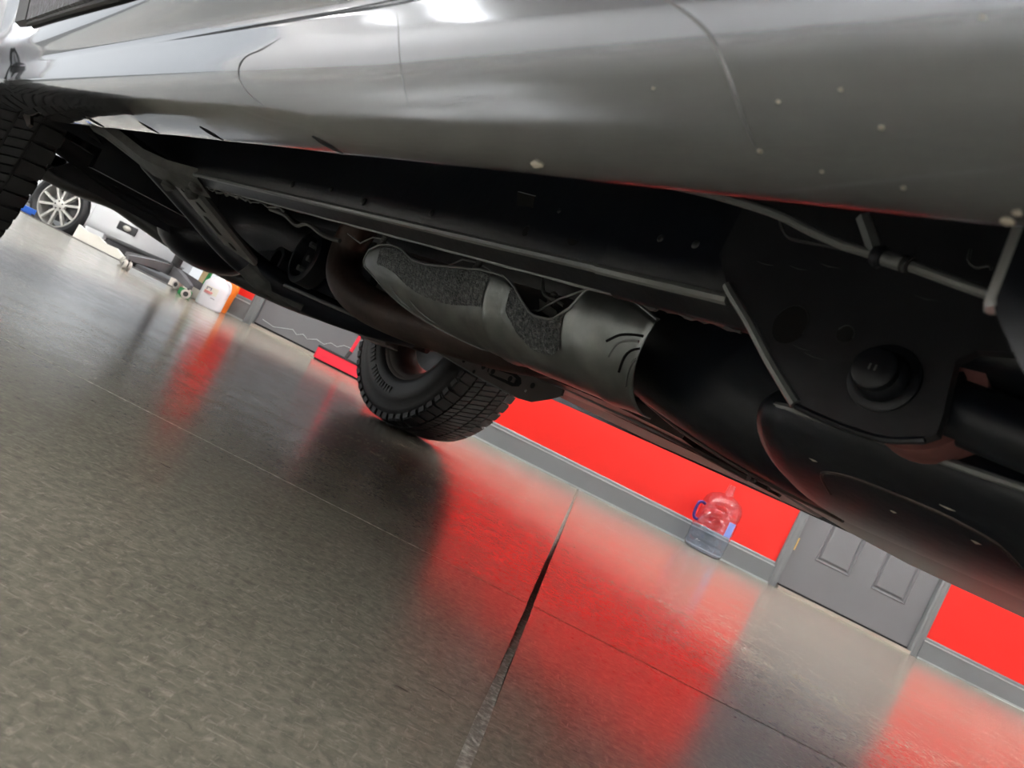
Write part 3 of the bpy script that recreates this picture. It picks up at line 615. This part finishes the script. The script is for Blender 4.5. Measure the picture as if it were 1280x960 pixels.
tp(MB().loft([[T(2.9, .42, .36), T(2.9, .42, .33), T(2.8, .42, .33), T(2.8, .42, .36)], [T(2.66, .27, .35), T(2.66, .27, .31), T(2.56, .27, .31), T(2.56, .27, .35)]]), 'lower_control_arm', 'blackm')
tp(Tb(MB(), 2.74, 2.86, .49, .52, .355, .42), 'strut_bracket', 'dusty')
tp(Tb(MB(), 2.36, 2.42, .40, 1.66, .36, .60), 'engine_cradle', 'blackm')
tp(MB().tube([T(2.5, .38, .40), T(2.5, .40, .62)], .035, 14), 'shock_absorber', 'blackm'); tp(MB().tube([T(2.5, 2 * C0 - .38, .40), T(2.5, 2 * C0 - .40, .62)], .035, 14), 'shock_absorber', 'blackm')
tp(MB().tube([T(-1.02, .3, .40), T(-1.02, 1.76, .40)], .045, 16), 'rear_axle', 'blackm')

# wheels; inner side faces -y
def make_wheel():
    ly = lambda a, u, v: Vector((u, a, v))
    m = MB(); m.lathe([(-.112, .222), (-.116, .228), (-.118, .224), (-.112, .214), (-.095, .208), (-.07, .198), (.02, .185), (.085, .196), (.105, .212), (.11, .228), (.116, .226), (.116, .215), (.09, .185), (.06, .175), (.0, .175), (-.07, .188), (-.095, .198), (-.108, .208)], ly, 48, True)
    rim = m.build('wheel', 'rim', truck)
    m = MB(); P = [(-.105, .220), (-.120, .228), (-.131, .25), (-.137, .285), (-.1375, .315), (-.1355, .318), (-.1355, .345), (-.130, .366), (-.117, .384), (-.09, .391), (0, .3925), (.09, .391), (.117, .384), (.130, .366), (.137, .315), (.131, .25), (.12, .228), (.105, .22)]
    m.lathe(P, ly, 64, True); m.build('tyre', 'tyre', rim, 50)
    m = MB(); N = 56
    def blk(a0, a1, y0, y1, r0, r1, sk=0, cr=0):
        vs = []
        for r in (r0, r1):
            for y, k in ((y0, 0), (y1, 1)):
                for a in (a0, a1):
                    aa = a + sk * k; rr = r - (cr if abs(y) > .1 else 0); vs.append(m.bm.verts.new((rr * math.cos(aa), y, rr * math.sin(aa))))
        for q in ((0, 1, 3, 2), (4, 6, 7, 5), (0, 4, 5, 1), (2, 3, 7, 6), (0, 2, 6, 4), (1, 5, 7, 3)): m.bm.faces.new([vs[i] for i in q])
    st = 2 * PI / N
    for i in range(N):
        a = i * st
        for sg in (-1, 1):
            wj = .72 if i % 2 else .86
            blk(a, a + st * wj, sg * .082, sg * .128, .372, .3975, .0, .008)
            blk(a + st * .08, a + st * .70, sg * .124, sg * .1335, .366, .3855, 0, 0)
            for hh in (0, .5): blk(a + st * (.3 + hh), a + st * (.3 + hh + .40), sg * .040, sg * .076, .38, .4, .03 * sg)
        for hh in (0, .5): blk(a + st * (.1 + hh), a + st * (.1 + hh + .41), -.034, .034, .38, .4, .05)
    t = m.build('tread_blocks', 'tyre', rim, 0); t['kind'] = 'stuff'
    m = MB()                                                        # raised lettering ring on the side wall, too worn to read: plain ribs
    for i in range(18):
        a = 3.55 + i * .072
        if i == 7: continue
        rot = lambda x, y, z: Vector((x * math.cos(a) - z * math.sin(a), y, x * math.sin(a) + z * math.cos(a)))
        m.box(.266, .292, -.1390, -.132, -.004, .004 + .002 * (i % 2), rot)
    t = m.build('sidewall_ribs', 'tyre', rim, 0); t['kind'] = 'stuff'
    m = MB()
    for i in range(6):
        a = i * PI / 3 + .2; rot = lambda x, y, z: Vector((x * math.cos(a) - z * math.sin(a), y, x * math.sin(a) + z * math.cos(a)))
        m.box(.05, .19, .055, .085, -.03, .03, rot)
    m.lathe([(.05, .075), (.09, .075), (.1, .06), (.1, .002)], ly, 24); m.build('spokes', 'rim', rim, 30)
    m = MB(); m.lathe([(-.02, .155), (.0, .155), (.0, .07), (-.02, .07)], ly, 40, True); m.build('brake_disc', 'disc', rim)
    m = MB(); m.lathe([(-.07, .045), (-.06, .06), (.05, .06)], ly, 24); m.build('hub', 'blackm', rim)
    m = MB().box(-.165, -.10, -.055, .02, -.07, .07); m.bevel(.012); m.build('brake_caliper', 'disc', rim)
    return rim
w0 = make_wheel(); w0.location = T(2.70, 2 * C0 - .15, .44); w0.scale = (1.10, 1.10, 1.10)
for s, c, rz in ((2.64, .15, PI), (-1.02, .15, PI), (-1.02, 2 * C0 - .15, 0)):
    w = copy_tree(w0, truck); w.location = T(s, c, .44); w.rotation_euler = (0, 0, rz)

# ================================================================== things along the wall
# clear water bottle
jug = empty('water_jug', (1.64, 5.17, 0), 'clear plastic water cooler bottle with carry handle standing by the red wall', 'bottle')
prof = [(.0, .02), (.0, .10), (.008, .125), (.03, .135), (.06, .135), (.07, .130), (.08, .135), (.13, .136), (.16, .137), (.168, .131), (.178, .131), (.186, .136), (.26, .136), (.268, .131), (.278, .131), (.286, .136), (.33, .135), (.36, .128), (.39, .108), (.412, .07), (.422, .036), (.43, .029)]
fz = lambda a, u, v: Vector((u, v, a))
inner = [(a + .004 if a < .02 else a, max(r - .003, .01)) for a, r in prof]
m = MB(); m.lathe(prof + [(.43, .026)] + inner[::-1], fz, 40, True); m.build('bottle_body', 'jug', jug, 50)
m = MB(); m.lathe([(.425, .028), (.43, .030), (.455, .027), (.46, .029), (.468, .029), (.472, .025), (.492, .024), (.492, .019), (.43, .022)], fz, 28, True); m.build('bottle_neck', 'jug', jug, 40)
MB().tube(spline([(-.122, -.02, .30), (-.150, -.03, .305), (-.168, -.03, .285), (-.168, -.03, .225), (-.155, -.03, .19), (-.125, -.02, .185)], 5), .010, 10).build('carry_handle', 'jughandle', jug)
m = MB(); m.loft([[(.1375 * math.cos(a), .1375 * math.sin(a), z) for z in (.165, .265)] for a in [-1.25 + .5 * i / 6 for i in range(7)]], closed=False); m.build('label', 'label', jug)

# push broom with red bristles
br = empty('push_broom', (-1.13, 5.20, 0), 'push broom with red bristles leaning at the grey door beside the far tyre', 'broom', .0)
m = MB(); m.loft([[(x, -.034 * w, .012), (x, .034 * w, .012), (x, .03 * w, .085), (x, -.03 * w, .085)] for x, w in ((-.15, .7), (-.14, 1), (.28, 1), (.29, .7))]); m.build('bristles', 'bristle', br, 30)
MB().box(-.14, .28, -.03, .03, 0, .012).build('bristle_shadow', 'hole', br, smooth=0)  # black strip painted as the shadow under the bristles
MB().box(-.15, .29, -.032, .032, .085, .10).bevel(.004).build('broom_block', 'blackp', br)
bh_ = MB().tube([(.045, .0, .095), (.055, .012, .15)], .014, 10).build('ferrule', 'blackp', br)
MB().tube([(.055, .012, .15), (.12, .13, 1.35)], .012, 10).build('broom_handle', 'bristle', br)

# white bleach-type jug and orange jug at the end of the wall
def flat_jug(name, loc, rz, mt, label, cat, hgt, wd, dp):
    e = empty(name, loc, label, cat, rz)
    rings = []
    for z, k in ((0, .86), (.008, .97), (.03, 1), (.55, 1), (.66, .97), (.78, .72), (.86, .42), (.90, .26), (.93, .22)):
        n = 24; rings.append([(wd / 2 * k * math.copysign(abs(math.cos(t)) ** .6, math.cos(t)), dp / 2 * min(1, k * 1.1) * math.copysign(abs(math.sin(t)) ** .6, math.sin(t)), z * hgt if z > .01 else z) for t in (2 * PI * i / n for i in range(n))])
    MB().loft(rings).build('jug_body', mt, e, 50)
    m = MB(); m.lathe([(hgt * .915, wd * .14), (hgt, wd * .14), (hgt, .001)], fz, 16); m.build('cap', mt, e)
    MB().tube(spline([(wd * .2, 0, hgt * .84), (wd * .36, 0, hgt * .84), (wd * .46, 0, hgt * .7), (wd * .48, 0, hgt * .58)], 4), dp * .09, 8).build('handle', mt, e)
    return e
wj = flat_jug('white_jug', (-1.965, 4.93, 0), .15, 'whitep', 'squat white plastic jug with small dark and red print, beside the office chair', 'jug', .235, .165, .11)
MB().box(-.052, .03, -.0572, -.0562, .085, .135).build('paper_label', 'card', wj, smooth=0)
for (x0, x1, z0, z1, mt) in ((-.045, -.012, .122, .128, 'ink'), (-.045, -.038, .108, .128, 'ink'), (-.019, -.012, .108, .128, 'ink'), (-.05, .0, .092, .096, 'inkred'), (-.05, .002, .098, .102, 'inkred'), (-.05, .0, .086, .089, 'inkred'), (-.0, .03, .066, .069, 'ink')):
    MB().box(x0, x1, -.0582, -.0562, z0, z1).build('print', mt, wj, smooth=0)
oj = empty('orange_cone', (-2.005, 5.24, 0), 'orange plastic canister squeezed between the white jug and the baseboard', 'canister')
m = MB(); m.loft([[(.045 * k * math.cos(t), .04 * k * math.sin(t), z) for t in (2 * PI * i / 20 for i in range(20))] for z, k in ((0, .9), (.01, 1), (.12, 1.1), (.16, 1.25), (.20, 1.2), (.225, .8), (.235, .4))]); m.build('canister_body', 'orange', oj, 50)
m = MB(); m.lathe([(.23, .014), (.255, .014), (.255, .001)], fz, 12); m.build('cap', 'orange', oj)
oj.name = 'orange_canister'

# office chair: five-star base on casters
ch = empty('office_chair', (-2.27, 4.93, 0), 'office chair on a grey five-star caster base at the edge of the bay', 'chair')
m = MB(); m.lathe([(.085, .045), (.10, .052), (.15, .045), (.155, .030), (.26, .030), (.26, .022), (.42, .022)], fz, 20); m.build('column', 'blackp', ch)
for k in range(5):
    a = math.radians(30 + 72 * k); ca, sa = math.cos(a), math.sin(a)
    rot = lambda x, y, z: Vector((x * ca - y * sa, x * sa + y * ca, z))
    m = MB(); m.loft([[rot(x, w, z0), rot(x, w * .8, z1), rot(x, -w * .8, z1), rot(x, -w, z0)] for x, w, z0, z1 in ((.03, .03, .075, .145), (.15, .026, .08, .13), (.30, .02, .065, .10), (.335, .012, .065, .09))])
    leg = m.build('base_arm', 'chairp', ch, 30)
    m = MB(); m.tube([rot(.315, 0, .05), rot(.315, 0, .075)], .008, 8); m.build('caster_stem', 'blackp', leg)
    b2 = a + 1.1; rb = lambda x, y, z: Vector((rot(.315, 0, 0).x + x * math.cos(b2) - y * math.sin(b2), rot(.315, 0, 0).y + x * math.sin(b2) + y * math.cos(b2), z))
    for sg in (-1, 1):
        m = MB(); m.lathe([(sg * .004, .029), (sg * .020, .029), (sg * .024, .02), (sg * .024, .001)], lambda p, u_, v_: rb(u_, p, .0295 + v_), 18); m.build('caster_wheel', 'wheelp', leg)
    m = MB(); m.lathe([(-.0245, .016), (.0245, .016)], lambda p, u_, v_: rb(u_, p, .0295 + v_), 12); m.build('caster_hub', 'blackp', leg)
m = MB().box(-.24, .24, -.24, .24, .42, .50); m.bevel(.03); m.build('seat', 'blackp', ch)
m = MB().box(-.22, .22, .22, .28, .55, 1.05); m.bevel(.025); m.build('backrest', 'blackp', ch)
MB().tube([(0, .1, .43), (0, .29, .45), (0, .29, .7)], .018, 8).build('back_stem', 'blackp', ch)

# odds and ends at the edge of the bay
tag(MB().prism([(-.022, 0), (.022, 0), (.022, .38), (-.022, .38)], lambda a, b_, d: (a + b_ * .02, d, b_), -.02, .02).build('wooden_post', 'wood', loc=(-2.21, 5.262, 0)), 'short pale wooden post standing upright behind the office chair', 'post')
gt = empty('green_handled_brush', (-2.16, 5.18, 0.0), 'small white scrub brush with a green handle beside the white jug', 'brush')
MB().box(-.05, .05, -.03, .03, 0, .09).bevel(.012).build('brush_head', 'card', gt); MB().tube([(0, 0, .088), (.02, .01, .34)], .013, 8).build('handle', 'green', gt)
gb = tag(MB().box(-.04, .04, -.022, .022, 0, .05).bevel(.01).build('green_pack', 'green', loc=(-2.11, 4.87, 0)), 'low green plastic pack lying on the floor under the chair base', 'pack')
m = MB().box(-.2, .2, -.1, .1, 0, .33); tag(m.build('white_carton', 'card', smooth=0, loc=(-2.33, 5.62, -.24)), 'white carton standing outside the slab edge behind the chair base', 'carton')
# torn white foam board lying against the slab edge outside
pts = [(.02, -.24), (.40, -.24), (.44, .015), (.36, .05), (.27, .045), (.20, .07), (.10, .065), (.03, .085)]
tag(MB().prism(pts, lambda a, b_, d: (a, d, b_), -.015, .015).build('foam_board', 'card', smooth=0, loc=(-3.45, 5.75, 0)), 'torn white foam board standing below the bumper of the silver car', 'board')
bb_ = empty('blue_crate', (-4.34, 6.15, -.24), 'blue plastic crate beside the wheel of the silver car', 'crate')
m = MB().box(-.2, .2, -.15, .15, 0, .23); m.build('crate_body', 'bluep', bb_, smooth=0); MB().box(-.215, .215, -.165, .165, .21, .25).build('crate_rim', 'bluep', bb_, smooth=0)
tag(MB().box(-.3, .3, -.2, .2, 0, .24).bevel(.02).build('dark_tote', 'blackp', loc=(-2.80, 6.3, -.24)), 'dark plastic tote outside the bay behind the office chair', 'tote')

# silver car outside, nose to the right
car = empty('silver_car', (-5.10, 8.0, -.24), 'silver car parked outside the bay with its front wheel and fog lamp in view', 'car', math.radians(-10))
def arch(xc, r=.37, z=.31): return [(xc + r * math.cos(a), z + r * math.sin(a)) for a in [PI * i / 14 for i in range(15)]]
low = [(-3.35, .25)] + [(-3.4, .7), (-3.35, .95), (-2.6, .98), (-.6, .96), (.45, .80), (.62, .66), (.62, .22), (.40, .20)] + arch(0, .37)[0:] + [(-.42, .2), (-2.2, .2)] + arch(-2.6, .37) + [(-3.0, .22)]
car_fn = lambda a, b_, d: Vector((a, d, b_))
MB().prism(low, car_fn, .08, 1.68).build('car_body', 'silver', car, smooth=20)
MB().loft([[Vector((x, y, z)) for x, y, z in ((-2.9 + i0, .12, .96), (-2.3 + i0 * .5, .30, 1.45), (-2.3 + i0 * .5, 1.46, 1.45), (-2.9 + i0, 1.64, .96))] for i0 in (0, 1.1, 2.2)]).build('cabin', 'glass', car, smooth=20)
MB().prism([(-2.35, 1.44), (-1.15, 1.44), (-1.2, 1.50), (-2.3, 1.50)], car_fn, .28, 1.48).build('roof', 'silver', car)
rings = []
for x, y0, zb, zt in ((.40, .06, .235, .64), (.62, .07, .235, .62), (.86, .15, .245, .60), (1.0, .33, .25, .58), (1.06, .6, .26, .56), (1.08, .88, .26, .56)):
    rings.append([(x, y0, zb + .05), (x + .015, y0 - .012, zb + .12), (x, y0, zt), (x - .12, y0 + .1, zt), (x - .1, y0 + .08, zb)])
bum = MB().loft(rings).build('front_bumper', 'silver', car, 50)
MB().loft([[(x, y, .18), (x, y, .25), (x - .1, y + .1, .25), (x - .1, y + .1, .18)] for x, y in ((.40, .12), (.62, .13), (.84, .22), (.96, .40), (1.02, .88))]).build('lower_lip', 'blackp', bum)
m = MB().box(-.10, .10, -.012, .012, -.045, .045); m.bevel(.01); fo = m.build('fog_lamp_bezel', 'blackp', bum, loc=(.80, .118, .43)); fo.rotation_euler = (0, 0, math.radians(19))
m = MB(); bmesh.ops.create_uvsphere(m.bm, u_segments=14, v_segments=8, radius=1, matrix=Matrix.Translation((.80, .112, .43)) @ Matrix.Diagonal((.05, .03, .03, 1))); m.build('fog_lamp', 'lampglass', bum)
def car_wheel(x, y, steer, out):
    ly = lambda a, u, v: Vector((u, a * out, v))
    m = MB(); m.lathe([(.0, .235), (-.012, .24), (-.015, .225), (.0, .222), (.14, .215), (.14, .235)], ly, 40, True); r_ = m.build('car_wheel', 'alloy', car, loc=(x, y, .33)); r_.rotation_euler = (0, 0, steer)
    m = MB(); m.lathe([(.0, .235), (-.02, .25), (-.03, .285), (-.015, .315), (.01, .328), (.09, .33), (.17, .328), (.20, .31), (.2, .25), (.18, .235)], ly, 48, True); m.build('car_tyre', 'tyre', r_)
    m = MB()
    for i in range(5):
        for dv, lean in ((-1, 1), (1, -1)):
            a = i * 2 * PI / 5 + PI / 2 + .3
            p0 = (.055, dv * .012); p1 = (.225, dv * .065)
            pts = [(p0[0], p0[1] - .013), (p1[0], p1[1] - .013), (p1[0], p1[1] + .013), (p0[0], p0[1] + .013)]
            m.prism([(p * math.cos(a) - q * math.sin(a), p * math.sin(a) + q * math.cos(a)) for p, q in pts], lambda p, q, d: Vector((p, d * out, q)), -.006, .03)
    m.lathe([(.03, .065), (-.008, .065), (-.012, .05), (-.012, .001)], ly, 20); m.build('car_spokes', 'alloy', r_, 30)
    m = MB(); m.lathe([(.06, .16), (.07, .16), (.07, .02)], ly, 24); m.build('brake_disc', 'disc', r_)
    m = MB()
    for i in range(5):
        a = i * 2 * PI / 5 + .6; m.lathe([(-.0135, .010), (-.0135, .0003)], lambda p, u, v: Vector((.042 * math.cos(a) + u, p * out, .042 * math.sin(a) + v)), 8)
    t = m.build('lug_holes', 'hole', r_)
car_wheel(0, .07, math.radians(4), 1); car_wheel(-2.6, .07, 0, 1); car_wheel(0, 1.69, math.radians(4), -1); car_wheel(-2.6, 1.69, 0, -1)
MB().box(-3.0, .4, .26, 1.5, .2, .5).build('car_floor', 'blackp', car, smooth=0)
